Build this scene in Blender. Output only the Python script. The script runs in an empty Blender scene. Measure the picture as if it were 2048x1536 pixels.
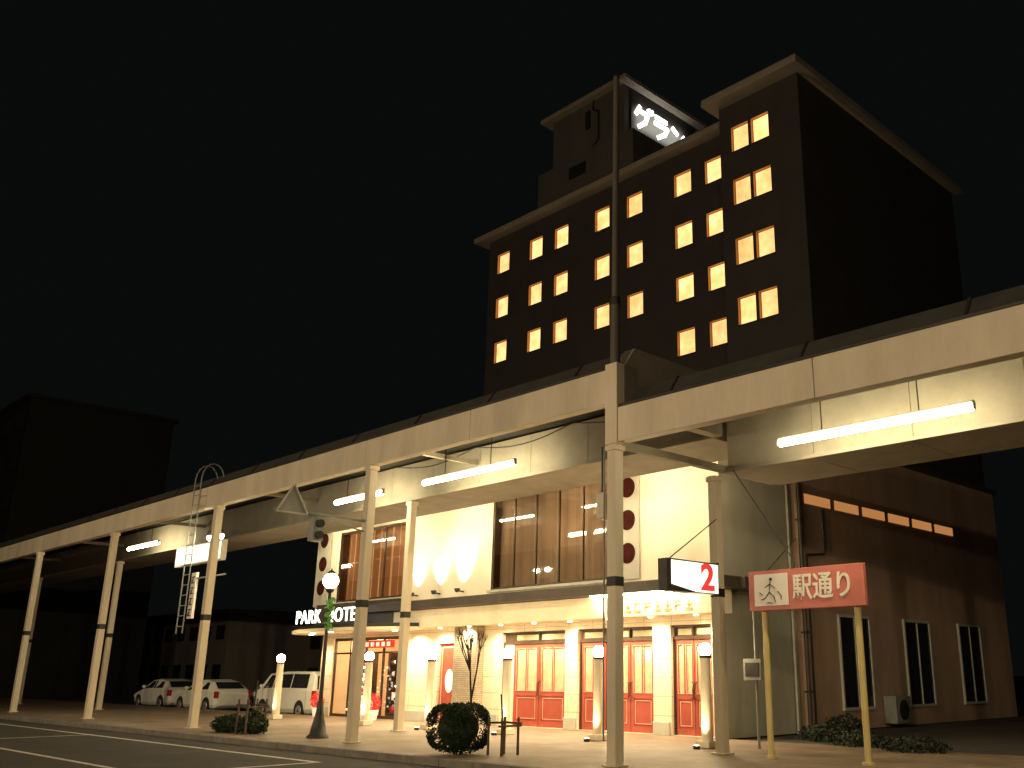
import bpy, math, random
from mathutils import Vector, Matrix
random.seed(7)
SC=bpy.context.scene
COL=SC.collection
SC.view_settings.view_transform='Standard'
SC.view_settings.look='None'
SC.view_settings.exposure=0

# ------------------------------------------------------------ materials
def _nt(name):
    m=bpy.data.materials.new(name); m.use_nodes=True
    nt=m.node_tree; nt.nodes.clear()
    return m,nt,nt.nodes.new("ShaderNodeOutputMaterial")
def mat(name,col,rough=.6,var=.18,scale=1.5,bump=.0,metal=0.,fine=25.,coord='Object',streak=False,emis=None,es=0.,spec=.4):
    m,nt,o=_nt(name)
    b=nt.nodes.new("ShaderNodeBsdfPrincipled")
    nt.links.new(b.outputs[0],o.inputs[0])
    b.inputs['Roughness'].default_value=rough; b.inputs['Metallic'].default_value=metal
    b.inputs['Specular IOR Level'].default_value=spec
    g=nt.nodes.new("ShaderNodeNewGeometry")
    mp=nt.nodes.new("ShaderNodeMapping"); nt.links.new(g.outputs['Position'],mp.inputs[0])
    if streak: mp.inputs['Scale'].default_value=(1,1,.22)
    n=nt.nodes.new("ShaderNodeTexNoise"); n.inputs['Scale'].default_value=scale; n.inputs['Detail'].default_value=6
    n.inputs['Roughness'].default_value=.65
    nt.links.new(mp.outputs[0],n.inputs[0])
    r=nt.nodes.new("ShaderNodeValToRGB")
    r.color_ramp.elements[0].position=.3; r.color_ramp.elements[1].position=.72
    r.color_ramp.elements[0].color=[c*(1-var) for c in col]+[1]
    r.color_ramp.elements[1].color=[min(1,c*(1+var)) for c in col]+[1]
    nt.links.new(n.outputs[0],r.inputs[0]); nt.links.new(r.outputs[0],b.inputs['Base Color'])
    if bump>0:
        n2=nt.nodes.new("ShaderNodeTexNoise"); n2.inputs['Scale'].default_value=fine; n2.inputs['Detail'].default_value=4
        nt.links.new(g.outputs['Position'],n2.inputs[0])
        bp=nt.nodes.new("ShaderNodeBump"); bp.inputs['Strength'].default_value=bump; bp.inputs['Distance'].default_value=.02
        nt.links.new(n2.outputs[0],bp.inputs['Height']); nt.links.new(bp.outputs[0],b.inputs['Normal'])
    if emis:
        b.inputs['Emission Color'].default_value=(*emis,1); b.inputs['Emission Strength'].default_value=es
    return m
def brickmat(name,c1,c2,cm,bw,bh,ms=.01,rough=.7,axes='xz',bump=.4,off=.5,var=.2):
    m,nt,o=_nt(name)
    b=nt.nodes.new("ShaderNodeBsdfPrincipled"); nt.links.new(b.outputs[0],o.inputs[0])
    b.inputs['Roughness'].default_value=rough
    g=nt.nodes.new("ShaderNodeNewGeometry"); s=nt.nodes.new("ShaderNodeSeparateXYZ"); nt.links.new(g.outputs['Position'],s.inputs[0])
    c=nt.nodes.new("ShaderNodeCombineXYZ")
    if axes=='xz':
        ad=nt.nodes.new("ShaderNodeMath"); nt.links.new(s.outputs[0],ad.inputs[0]); nt.links.new(s.outputs[1],ad.inputs[1])
        nt.links.new(ad.outputs[0],c.inputs[0]); nt.links.new(s.outputs[2],c.inputs[1])
    else:
        nt.links.new(s.outputs[0],c.inputs[0]); nt.links.new(s.outputs[1],c.inputs[1])
    t=nt.nodes.new("ShaderNodeTexBrick"); nt.links.new(c.outputs[0],t.inputs[0])
    t.inputs['Scale'].default_value=1; t.inputs['Brick Width'].default_value=bw; t.inputs['Row Height'].default_value=bh
    t.inputs['Mortar Size'].default_value=ms; t.offset=off
    t.inputs['Color1'].default_value=(*c1,1); t.inputs['Color2'].default_value=(*c2,1); t.inputs['Mortar'].default_value=(*cm,1)
    n=nt.nodes.new("ShaderNodeTexNoise"); n.inputs['Scale'].default_value=.9; n.inputs['Detail'].default_value=6
    nt.links.new(g.outputs['Position'],n.inputs[0])
    mr=nt.nodes.new("ShaderNodeMapRange"); mr.inputs[1].default_value=.3; mr.inputs[2].default_value=.7
    mr.inputs[3].default_value=1-var; mr.inputs[4].default_value=1+var; nt.links.new(n.outputs[0],mr.inputs[0])
    mx=nt.nodes.new("ShaderNodeVectorMath"); mx.operation='SCALE'; nt.links.new(t.outputs[0],mx.inputs[0]); nt.links.new(mr.outputs[0],mx.inputs['Scale'])
    nt.links.new(mx.outputs[0],b.inputs['Base Color'])
    bp=nt.nodes.new("ShaderNodeBump"); bp.inputs['Strength'].default_value=bump; bp.inputs['Distance'].default_value=.01; bp.invert=True
    nt.links.new(t.outputs['Fac'],bp.inputs['Height']); nt.links.new(bp.outputs[0],b.inputs['Normal'])
    return m
def emat(name,col,st):
    m,nt,o=_nt(name); e=nt.nodes.new("ShaderNodeEmission"); e.inputs[0].default_value=(*col,1); e.inputs[1].default_value=st
    nt.links.new(e.outputs[0],o.inputs[0]); return m
def roomglow(name,ca,cb,sa,sb,cx=-.12,cz=-.12,rad=.75):
    # glow of a lamp-lit room behind a net curtain, in each pane's own coordinates
    m,nt,o=_nt(name); tc=nt.nodes.new("ShaderNodeTexCoord")
    mp=nt.nodes.new("ShaderNodeMapping"); mp.inputs['Location'].default_value=(-cx,0,-cz); nt.links.new(tc.outputs['Object'],mp.inputs[0])
    ln=nt.nodes.new("ShaderNodeVectorMath"); ln.operation='LENGTH'; nt.links.new(mp.outputs[0],ln.inputs[0])
    oi=nt.nodes.new("ShaderNodeObjectInfo")
    n=nt.nodes.new("ShaderNodeTexNoise"); n.noise_dimensions='4D'; n.inputs['Scale'].default_value=1.6; nt.links.new(tc.outputs['Object'],n.inputs[0])
    w=nt.nodes.new("ShaderNodeMath"); w.operation='MULTIPLY'; w.inputs[1].default_value=40; nt.links.new(oi.outputs['Random'],w.inputs[0]); nt.links.new(w.outputs[0],n.inputs['W'])
    ad=nt.nodes.new("ShaderNodeMath"); ad.operation='MULTIPLY_ADD'; nt.links.new(n.outputs[0],ad.inputs[0]); ad.inputs[1].default_value=.4; nt.links.new(ln.outputs[0],ad.inputs[2])
    mr=nt.nodes.new("ShaderNodeMapRange"); mr.inputs[1].default_value=.25; mr.inputs[2].default_value=rad+.2; mr.interpolation_type='SMOOTHSTEP'; nt.links.new(ad.outputs[0],mr.inputs[0])
    mx=nt.nodes.new("ShaderNodeMix"); mx.data_type='RGBA'; nt.links.new(mr.outputs[0],mx.inputs[0])
    mx.inputs[6].default_value=(*ca,1); mx.inputs[7].default_value=(*cb,1)
    st=nt.nodes.new("ShaderNodeMapRange"); st.inputs[3].default_value=sa; st.inputs[4].default_value=sb; nt.links.new(mr.outputs[0],st.inputs[0])
    sr=nt.nodes.new("ShaderNodeMapRange"); sr.inputs[3].default_value=.85; sr.inputs[4].default_value=1.2; nt.links.new(oi.outputs['Random'],sr.inputs[0])
    ml=nt.nodes.new("ShaderNodeMath"); ml.operation='MULTIPLY'; nt.links.new(st.outputs[0],ml.inputs[0]); nt.links.new(sr.outputs[0],ml.inputs[1])
    e=nt.nodes.new("ShaderNodeEmission"); nt.links.new(mx.outputs[2],e.inputs[0]); nt.links.new(ml.outputs[0],e.inputs[1]); nt.links.new(e.outputs[0],o.inputs[0]); return m
def glassmat(name,refl=.12,tint=(1,1,1)):
    m,nt,o=_nt(name); t=nt.nodes.new("ShaderNodeBsdfTransparent"); t.inputs[0].default_value=(*tint,1)
    g=nt.nodes.new("ShaderNodeBsdfGlossy"); g.inputs['Roughness'].default_value=.03
    mx=nt.nodes.new("ShaderNodeMixShader"); f=nt.nodes.new("ShaderNodeFresnel"); f.inputs[0].default_value=1.5
    ad=nt.nodes.new("ShaderNodeMath"); ad.operation='ADD'; ad.inputs[1].default_value=refl; nt.links.new(f.outputs[0],ad.inputs[0])
    nt.links.new(ad.outputs[0],mx.inputs[0]); nt.links.new(t.outputs[0],mx.inputs[1]); nt.links.new(g.outputs[0],mx.inputs[2]); nt.links.new(mx.outputs[0],o.inputs[0]); return m

WARM=(1,.78,.46)
M={}
M['tower']=brickmat("tower_tile",(.064,.056,.050),(.062,.054,.048),(.058,.051,.045),.45,.15,.008,var=.12,bump=.05)
M['eave']=mat("eave_paint",(.38,.33,.26),.6,.15,.8,streak=False)
M['wframe']=mat("window_frame_paint",(.6,.40,.2),.6,.1,.8)
M['pent']=mat("penthouse_render",(.12,.11,.095),.8,.18,.7,.1,streak=True)
M['cream']=mat("cream_render",(.84,.755,.60),.75,.05,.7,.15,fine=60,streak=True)
M['cream2']=mat("cream_stone_band",(.80,.69,.51),.6,.08,2,.1)
M['pier']=brickmat("cream_stone_cladding",(.76,.65,.48),(.72,.61,.45),(.48,.39,.28),.95,.46,.012,rough=.5,off=0,var=.08)
M['mosaic']=brickmat("split_stone",(.40,.33,.24),(.32,.26,.19),(.18,.14,.10),.16,.06,.008,bump=.6,var=.3)
M['greyp']=mat("grey_panel",(.46,.45,.38),.6,.1,2)
M['pila']=mat("pale_pilaster_panel",(.52,.50,.43),.8,.06,2,spec=.1)
M['beam']=mat("cross_beam_paint",(.26,.22,.16),.6,.15,2)
M['ledge']=mat("dark_ledge",(.06,.045,.035),.5,.2,2)
M['disc']=mat("maroon_disc",(.05,.012,.010),.95,.2,4,spec=.03)
M['side']=mat("side_wall_render",(.38,.36,.28),.85,.2,.6,.2,streak=True)
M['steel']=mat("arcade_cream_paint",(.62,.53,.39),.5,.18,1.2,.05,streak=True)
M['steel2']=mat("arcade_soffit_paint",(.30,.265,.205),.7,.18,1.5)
M['roof']=mat("arcade_roof_sheet",(.055,.05,.042),.6,.25,1.5,.1)
M['dark']=mat("dark_metal",(.04,.036,.03),.45,.3,4,metal=.3)
M['mast']=mat("mast_brown_grey",(.09,.078,.062),.5,.2,3,streak=True)
M['black']=mat("black_band",(.015,.014,.013),.5,.1)
M['red']=mat("red_door_paint",(.34,.065,.04),.5,.12,5)
M['pink']=mat("pink_trim_paint",(.70,.42,.30),.45,.08,5)
M['bronze']=mat("bronze_frame",(.09,.06,.04),.35,.2,5,metal=.6)
M['door_glass']=mat("curtained_door_glass",(.42,.33,.20),.12,.25,6,emis=(.95,.70,.36),es=.16)  # emission paints the glow of a lit room into the pane
M['handle']=mat("brass_handle",(.12,.07,.04),.3,.1,metal=.8)
M['curtain']=mat("brown_blind",(.22,.135,.075),.85,.15,2.5,emis=(.8,.42,.16),es=.11)  # weak emission stands in for room light through the blind
M['curtain_b']=mat("brown_blind_fold_shade",(.19,.115,.062),.85,.12,3,emis=(.78,.40,.15),es=.09)  # fold shading painted as darker, dimmer strips of the same blind
M['curtain2']=mat("orange_curtain",(.34,.19,.09),.85,.12,3,emis=(1,.45,.13),es=.36)  # emission put in for lamplight coming through the cloth
M['curtain2_b']=mat("orange_curtain_fold_shade",(.20,.10,.05),.85,.12,3,emis=(1,.36,.09),es=.13)  # shaded side of each fold, put into colour and emission
M['glass']=glassmat("window_glass",.06)
M['cglass']=mat("car_glass",(.02,.022,.022),.05,.1,spec=.8)
M['win']=roomglow("room_glow",(1,.80,.40),(1,.47,.13),2.6,1.15,cx=-.12,cz=-.1,rad=.72)
M['reveal']=mat("window_reveal",(.60,.31,.12),.7,.1,3)
M['tube']=emat("tube_emission",(1,.86,.52),75)
M['tube_b']=emat("soffit_tube_emission",(1,.82,.5),120)
M['globe']=emat("globe_emission",(1,.80,.42),110)
M['globe2']=emat("street_globe_emission",(1,.9,.5),70)
M['bulb']=emat("spot_emission",(1,.9,.62),260)
M['down']=emat("downlight_emission",(1,.82,.48),16)
M['neon']=emat("neon_white",(1,.99,.94),5)
M['neon2']=emat("letter_white",(1,.95,.78),3.5)
M['strip']=emat("strip_emission",(1,.84,.5),80)
M['asphalt']=mat("asphalt",(.055,.047,.038),.8,.3,.8,.5,fine=90)
M['lot']=mat("lot_asphalt",(.06,.052,.045),.85,.3,.8,.5,fine=70)
M['ground']=mat("far_ground",(.05,.045,.035),.9,.3,.2,.2)
M['pave']=brickmat("paving_blocks",(.25,.175,.115),(.20,.14,.092),(.09,.07,.05),.3,.3,.01,axes='xy',rough=.6,off=0,var=.3)
M['kerb']=mat("kerb_concrete",(.20,.175,.14),.8,.3,3,.3)
M['paint']=mat("road_paint",(.62,.58,.5),.7,.35,5,.1)
M['leaf']=mat("hedge_leaf",(.020,.036,.013),.75,.6,9,spec=.15)
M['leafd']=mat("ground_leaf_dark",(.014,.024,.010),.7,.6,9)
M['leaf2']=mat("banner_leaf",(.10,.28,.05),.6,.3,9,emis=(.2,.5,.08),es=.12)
M['wood']=mat("weathered_wood",(.10,.07,.05),.8,.3,7,.4)
M['bark']=mat("bark",(.05,.038,.028),.9,.3,9,.6)
M['white']=mat("white_car_paint",(.74,.72,.64),.25,.04,3,spec=.6)
M['silver']=mat("silver_car_paint",(.42,.42,.40),.25,.05,3,metal=.4)
M['tyre']=mat("tyre_rubber",(.02,.02,.02),.8,.2,8)
M['rim']=mat("alloy_rim",(.45,.44,.42),.35,.1,metal=.7)
M['lens']=mat("lamp_lens",(.7,.7,.66),.08,.05)
M['tail']=mat("tail_lens",(.4,.02,.015),.15,.05)
M['pinkwall']=mat("neighbour_pink_render",(.44,.29,.20),.85,.25,.6,.3,streak=True)
M['slit']=emat("slit_glow",(1,.42,.13),.45)
M['redsign']=mat("sign_red",(.56,.17,.13),.45,.10,3)
M['signwhite']=mat("sign_white",(.80,.74,.64),.45,.06,3)
M['signink']=mat("sign_ink",(.03,.03,.035),.5,.05)
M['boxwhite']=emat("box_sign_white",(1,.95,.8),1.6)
M['gutterglow']=emat("floodlit_gutter_glow",(1,.92,.62),2.2)  # emission imitates floodlight falling on the gutter beam
M['boxred']=mat("box_sign_red",(.6,.04,.04),.4,.05,emis=(1,.07,.06),es=.6)
M['bandlet']=mat("band_lettering",(.42,.30,.16),.5,.05)
M['grey']=mat("grey_metal",(.25,.25,.22),.5,.15,4)
M['ypost']=mat("yellow_post",(.58,.45,.18),.5,.12,3)
M['bgwall']=mat("old_apartment_wall",(.20,.18,.14),.85,.25,.3,.1,streak=True)
M['bgdark']=mat("office_block_wall",(.018,.017,.015),.85,.2,.2)
M['bgwin']=mat("unlit_window",(.02,.022,.024),.12,.2,2)
M['lobby']=mat("lobby_wall",(.7,.5,.3),.6,.1,2,emis=(1,.6,.25),es=.30)  # walls emit by themselves, adding warm room light
M['floor']=mat("lobby_floor",(.5,.4,.28),.3,.1,2)
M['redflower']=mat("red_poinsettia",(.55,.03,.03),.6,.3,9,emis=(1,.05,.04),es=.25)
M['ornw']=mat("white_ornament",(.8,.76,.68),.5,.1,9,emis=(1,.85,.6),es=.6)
M['fairy']=emat("fairy_light",(1,.86,.6),6)

# ------------------------------------------------------------ mesh builder
class MB:
    def __init__(s): s.v=[];s.f=[];s.mi=[];s.ms=[];s.sm=[]
    def _m(s,m):
        m=M[m] if isinstance(m,str) else m
        if m not in s.ms: s.ms.append(m)
        return s.ms.index(m)
    def add(s,vs,fs,m,smooth=False):
        b=len(s.v); k=s._m(m); s.v+=[Vector(v) for v in vs]
        for f in fs: s.f.append([b+i for i in f]); s.mi.append(k); s.sm.append(smooth)
        return s
    def box(s,x0,x1,y0,y1,z0,z1,m):
        return s.add([(x0,y0,z0),(x1,y0,z0),(x1,y1,z0),(x0,y1,z0),(x0,y0,z1),(x1,y0,z1),(x1,y1,z1),(x0,y1,z1)],
              [(0,3,2,1),(4,5,6,7),(0,1,5,4),(1,2,6,5),(2,3,7,6),(3,0,4,7)],m)
    def rod(s,a,b,r0,r1,m,n=14,caps=True):
        a=Vector(a);b=Vector(b);d=(b-a).normalized()
        u=d.orthogonal().normalized(); w=d.cross(u); vs=[]
        for p,r in((a,r0),(b,r1)):
            for i in range(n):
                t=2*math.pi*i/n; vs.append(p+u*math.cos(t)*r+w*math.sin(t)*r)
        fs=[(i,(i+1)%n,n+(i+1)%n,n+i) for i in range(n)]
        s.add(vs,fs,m,True)
        if caps:
            s.add(vs[:n],[tuple(range(n-1,-1,-1))],m); s.add(vs[n:],[tuple(range(n))],m)
        return s
    def path(s,pts,r,m,n=8):
        for i in range(len(pts)-1): s.rod(pts[i],pts[i+1],r,r,m,n)
        return s
    def lathe(s,c,prof,m,n=20):
        c=Vector(c); vs=[]
        for r,z in prof:
            for i in range(n):
                t=2*math.pi*i/n; vs.append(c+Vector((r*math.cos(t),r*math.sin(t),z)))
        fs=[]
        for k in range(len(prof)-1):
            for i in range(n): fs.append((k*n+i,k*n+(i+1)%n,(k+1)*n+(i+1)%n,(k+1)*n+i))
        return s.add(vs,fs,m,True)
    def ball(s,c,r,m,n=18,k=10,sz=1.):
        return s.lathe(c,[(max(.0005,r*math.sin(math.pi*j/k)),-r*sz*math.cos(math.pi*j/k)) for j in range(k+1)],m,n)
    def prism(s,pts,d,m):  # planar polygon extruded by vector d
        pts=[Vector(p) for p in pts]; d=Vector(d); n=len(pts)
        vs=pts+[p+d for p in pts]
        return s.add(vs,[tuple(range(n)),tuple(range(2*n-1,n-1,-1))]+[(i,n+i,n+(i+1)%n,(i+1)%n) for i in range(n)],m)
    def obj(s,name,parent=None,origin=None,bevel=0,recalc=True):
        if origin is None:
            lo=Vector([min(v[i] for v in s.v) for i in range(3)]); hi=Vector([max(v[i] for v in s.v) for i in range(3)])
            origin=(lo+hi)/2
        origin=Vector(origin)
        me=bpy.data.meshes.new(name); me.from_pydata([v-origin for v in s.v],[],s.f)
        for m in s.ms: me.materials.append(m)
        for p,k,q in zip(me.polygons,s.mi,s.sm): p.material_index=k; p.use_smooth=q
        if recalc:
            import bmesh
            bm=bmesh.new(); bm.from_mesh(me); bmesh.ops.recalc_face_normals(bm,faces=bm.faces); bm.to_mesh(me); bm.free()
        me.update()
        o=bpy.data.objects.new(name,me); COL.objects.link(o)
        if bevel:
            bv=o.modifiers.new("bevel",'BEVEL'); bv.width=bevel; bv.segments=2; bv.limit_method='ANGLE'
        place(o,origin,parent); return o
def wloc(o):
    v=Vector(o.location); p=o.parent
    while p: v+=Vector(p.location); p=p.parent
    return v
def place(o,w,parent=None):
    w=Vector(w)
    if parent: o.parent=parent; o.location=w-wloc(parent)
    else: o.location=w
def root(name,loc,label,cat,group=None):
    e=bpy.data.objects.new(name,None); COL.objects.link(e); e.location=loc; e.empty_display_size=.2
    tag(e,label,cat,group); return e
def tag(o,label,cat,group=None):
    o["label"]=label; o["category"]=cat
    if group: o["group"]=group
def struct(o): o["kind"]="structure"; return o
def clone(r,loc,rot=None):
    def rec(o,par):
        c=o.copy(); COL.objects.link(c)
        if par: c.parent=par
        for ch in o.children: rec(ch,c)
        return c
    c=rec(r,None); c.location=loc
    if rot is not None: c.rotation_euler=(0,0,rot)
    return c
def wall_holes(mb,x0,x1,z0,z1,Y,holes,m):
    xs=sorted(set([x0,x1]+[h[0] for h in holes]+[h[1] for h in holes])); zs=sorted(set([z0,z1]+[h[2] for h in holes]+[h[3] for h in holes]))
    for i in range(len(xs)-1):
        for j in range(len(zs)-1):
            cx=(xs[i]+xs[i+1])/2; cz=(zs[j]+zs[j+1])/2
            if any(h[0]<cx<h[1] and h[2]<cz<h[3] for h in holes): continue
            mb.add([(xs[i],Y,zs[j]),(xs[i+1],Y,zs[j]),(xs[i+1],Y,zs[j+1]),(xs[i],Y,zs[j+1])],[(0,1,2,3)],m)
def reveal(mb,x0,x1,z0,z1,Y,d,m,back=None):
    a=[(x0,Y,z0),(x1,Y,z0),(x1,Y,z1),(x0,Y,z1)]; b=[(p[0],Y+d,p[2]) for p in a]
    mb.add(a+b,[(0,1,5,4),(1,2,6,5),(2,3,7,6),(3,0,4,7)],m)
    if back: mb.add(b,[(0,1,2,3)],back)
def text(name,body,size,loc,rot,m,parent=None,sx=1.,ext=.02,spacing=1.,bold=0.):
    c=bpy.data.curves.new(name,"FONT"); c.body=body; c.size=size; c.extrude=ext; c.space_character=spacing; c.offset=bold
    c.align_x='CENTER'; c.align_y='CENTER'
    t=bpy.data.objects.new(name+"_tmp",c); COL.objects.link(t)
    bpy.context.view_layer.update()
    me=bpy.data.meshes.new_from_object(t.evaluated_get(bpy.context.evaluated_depsgraph_get()))
    bpy.data.objects.remove(t)
    me.materials.clear(); me.materials.append(M[m])
    for v in me.vertices: v.co.x*=sx
    o=bpy.data.objects.new(name,me); COL.objects.link(o); o.rotation_euler=rot; place(o,loc,parent); return o
def light(kind,name,loc,power,col=WARM,rad=.1,rot=None,spot=None,parent=None,blend=.6,sx=None,sy=None):
    l=bpy.data.lights.new(name,kind); l.energy=power; l.color=col
    if kind=='AREA':
        l.shape='RECTANGLE'; l.size=sx; l.size_y=sy
    else: l.shadow_soft_size=rad
    if spot: l.spot_size=math.radians(spot); l.spot_blend=blend
    o=bpy.data.objects.new(name,l); COL.objects.link(o)
    if rot: o.rotation_euler=rot
    place(o,loc,parent); return o
FX=(math.radians(90),0,0)      # facing -Y
PX=(math.radians(90),0,math.radians(90))  # facing +X

# ------------------------------------------------------------ setting
struct(MB().add([(-600,-600,-.32),(600,-600,-.32),(600,600,-.32),(-600,600,-.32)],[(0,1,2,3)],'ground').obj("ground",origin=(0,0,0)))
struct(MB().add([(-300,-9,-.12),(200,-9,-.12),(200,11.1,-.12),(-300,11.1,-.12)],[(0,1,2,3)],'asphalt').obj("road",origin=(0,0,0)))
struct(MB().box(-300,200,11.25,19.1,-.31,0,'pave').obj("pavement",origin=(0,0,0)))
struct(MB().box(-300,200,-13,-9,-.31,0,'pave').obj("far_pavement",origin=(0,0,0)))
kb=MB(); x=-120.
while x<60: kb.box(x,x+.985,11.09,11.25,-.13,.015,'kerb'); x+=1.
struct(kb.obj("kerb",origin=(0,0,0),bevel=.012))
struct(MB().box(-300,-34.01,19.1,90,-.31,-.19,'lot').box(-14.4,100,19.1,90,-.31,-.012,'lot').obj("car_park_surface",origin=(0,0,0)))
mk=MB()
z=-.116
def flat(x0,x1,y0,y1): mk.add([(x0,y0,z),(x1,y0,z),(x1,y1,z),(x0,y1,z)],[(0,1,2,3)],'paint')
flat(-60,-17.25,9.95,10.08)
for x in(-17.4,-29.4,-41.4): flat(x,x+.14,7.0,9.945)
flat(-60,-17.1,6.85,6.97); 
flat(-80,40,1.0,1.12)
struct(mk.obj("road_marking",origin=(0,0,z)))

# ------------------------------------------------------------ hotel
H=root("hotel_building",(-25,19.1,0),"cream two-storey hotel front with dark brown tiled tower and lit windows","hotel")
XC=[-44.05,-40.9,-38.6,-35.15,-32.6,-29.08,-26.95]; ZR=[26.75,23.7,20.7,17.7]
main=[(x,z) for x in XC[:5] for z in ZR[:3]]+[(x,z) for x in XC[5:] for z in ZR]
wing=[(x,z) for x in(-23.8,-22.62) for z in(26.5,23.62,20.5,17.5)]
W,Hh=.58,.68; W2=.5
tw=MB()
wall_holes(tw,-45.5,-25.0,8,28.6,35.7,[(x-W,x+W,z-Hh,z+Hh) for x,z in main],'tower')
wall_holes(tw,-25.0,-20.4,8,28.5,33.7,[(x-W2,x+W2,z-Hh,z+Hh) for x,z in wing],'tower')
tw.add([(-25,33.7,8),(-25,35.7,8),(-25,35.7,28.6),(-25,33.7,28.6)],[(0,1,2,3)],'tower')
tw.add([(-20.4,33.7,8),(-20.4,50,8),(-20.4,50,28.5),(-20.4,33.7,28.5)],[(0,1,2,3)],'tower')
tw.add([(-45.5,35.7,0),(-45.5,50,0),(-45.5,50,28.6),(-45.5,35.7,28.6)],[(0,1,2,3)],'tower')
tw.add([(-45.5,50,0),(-20.4,50,0),(-20.4,50,28.6),(-45.5,50,28.6)],[(0,1,2,3)],'tower')
tw.box(-45.5,-34,35.72,36,0,8,'tower')
tw.obj("tower_wall",H,recalc=False)
ev=MB()
ev.box(-46.4,-25.62,35.05,50.6,28.62,28.95,'eave').box(-25.6,-20.0,33.0,50.6,28.6,28.98,'eave')
ev.box(-46.25,-25.6,35.2,50.5,28.95,29.1,'ledge').box(-25.5,-20.1,33.1,50.5,28.98,29.12,'ledge')
ev.obj("roof_eave",H,bevel=.03)
proto={}
def addwin(x,z,Y,w,h,key):
    o=(x,Y,z)
    if key not in proto:
        a=MB(); reveal(a,x-w,x+w,z-h,z+h,Y,.22,'reveal'); a.box(x-w-.04,x+w+.04,Y-.05,Y-.002,z-h-.07,z-h,'tower')
        wo=a.obj("window",H,origin=o,recalc=False)
        p=MB().add([(x-w,Y+.2,z-h),(x+w,Y+.2,z-h),(x+w,Y+.2,z+h),(x-w,Y+.2,z+h)],[(0,1,2,3)],'win').obj("pane",wo)
        f=MB(); t=.025
        for b in((x-w,x-w+t,z-h,z+h),(x+w-t,x+w,z-h,z+h)): f.box(b[0],b[1],Y+.16,Y+.18,b[2],b[3],'wframe')
        for b in((x-w+t,x+w-t,z-h,z-h+t),(x-w+t,x+w-t,z+h-t,z+h)): f.box(b[0],b[1],Y+.161,Y+.179,b[2],b[3],'wframe')
        f.obj("frame",wo); proto[key]=wo; return
    s=proto[key]; c=s.copy(); COL.objects.link(c); c.parent=H; c.location=Vector(o)-Vector(H.location)
    for ch in s.children:
        k=ch.copy(); k.parent=c; COL.objects.link(k)
for x,z in main: addwin(x,z,35.7,W,Hh,'a')
for x,z in wing: addwin(x,z,33.7,W2,Hh,'b')
# penthouse
ph=MB().box(-43.5,-34.8,38.0,46,29,33.7,'pent').box(-42.5,-35.9,38.4,45.6,33.7,37.55,'pent').obj("penthouse",H,bevel=.02)
pe=MB().box(-43.3,-35.3,37.9,46.2,37.55,37.85,'eave')
pe.box(-43.2,-35.4,38.0,46.1,37.85,38.0,'roof').obj("penthouse_roof",H,bevel=.03)
x=-38.6
MB().path([(x,38.35,37.5),(x,38.3,36.8),(x+.5,38.3,36.5),(x+.5,38.3,34.4),(x,38.3,34.1)],.05,'dark').obj("roof_pipe",H)
MB().box(-40.4,-38.9,37.9,37.99,32.2,33.0,'dark').obj("vent_grille",H); MB().box(-39.3,-38.9,38.3,38.39,35.6,36.9,'dark').obj("vent_grille",H)
# podium
pd=MB(); YF=19.1
BW=(-23.6,-18.55,3.95,6.8); LW=(-32.7,-28.2,4.0,6.6)
wall_holes(pd,-34.2,-14.6,3.4,8.2,YF,[BW,LW],'cream')
D1=(-23.0,-20.2,0.02,2.66); D2=(-19.7,-16.9,0.02,2.66); D3=(-16.3,-14.98,0.02,2.66); EN=(-32.6,-28.3,0.0,2.7); RD=(-26.15,-25.1,.02,2.4)
wall_holes(pd,-33.4,-14.6,0,3.4,YF,[D1,D2,D3,EN,RD],'pier')
pd.add([(-34.2,YF,8.2),(-14.6,YF,8.2),(-14.6,22.3,8.2),(-34.2,22.3,8.2)],[(0,1,2,3)],'roof')
pd.add([(-14.6,YF,0),(-14.6,22.3,0),(-14.6,22.3,8.2),(-14.6,YF,8.2)],[(0,1,2,3)],'side')
pd.add([(-33.4,YF,-.3),(-33.4,35.7,-.3),(-33.4,35.7,3.4),(-33.4,YF,3.4)],[(0,1,2,3)],'side')
pd.add([(-34.2,YF,3.4),(-34.2,35.7,3.4),(-34.2,35.7,8.2),(-34.2,YF,8.2)],[(0,1,2,3)],'side')
pd.box(-34.1,-20.5,22.3,35.6,0,8.1,'side')
for d in(D1,D2,D3,RD): reveal(pd,*d,YF,.3,'pier','bronze')
for d in(BW,LW): reveal(pd,*d,YF,.9,'bronze','lobby')
pd.obj("podium_wall",H,recalc=False)
MB().box(-30.4,-14.0,18.25,19.098,3.46,3.74,'ledge').box(-14.598,-13.9,19.1,22.3,3.46,3.74,'ledge').obj("ledge",H,bevel=.02)
bd=MB().box(-28.0,-14.3,18.55,19.097,2.88,3.455,'cream2'); bd.obj("fascia_band",H,bevel=.015)
for i in range(9):
    x=-27.2+i*1.5; dl=MB().rod((x,18.8,2.875),(x,18.8,2.85),.06,.06,'down',12); dl.obj("downlight",H)
for i in range(9): light('SPOT',"downlight_lamp",(-27.2+i*1.5,18.6,2.82),290,WARM,.05,(0,0,0),155,H)
MB().box(-18.4,-15.0,18.28,18.33,3.40,3.45,'strip').obj("strip_light",H)
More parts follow.
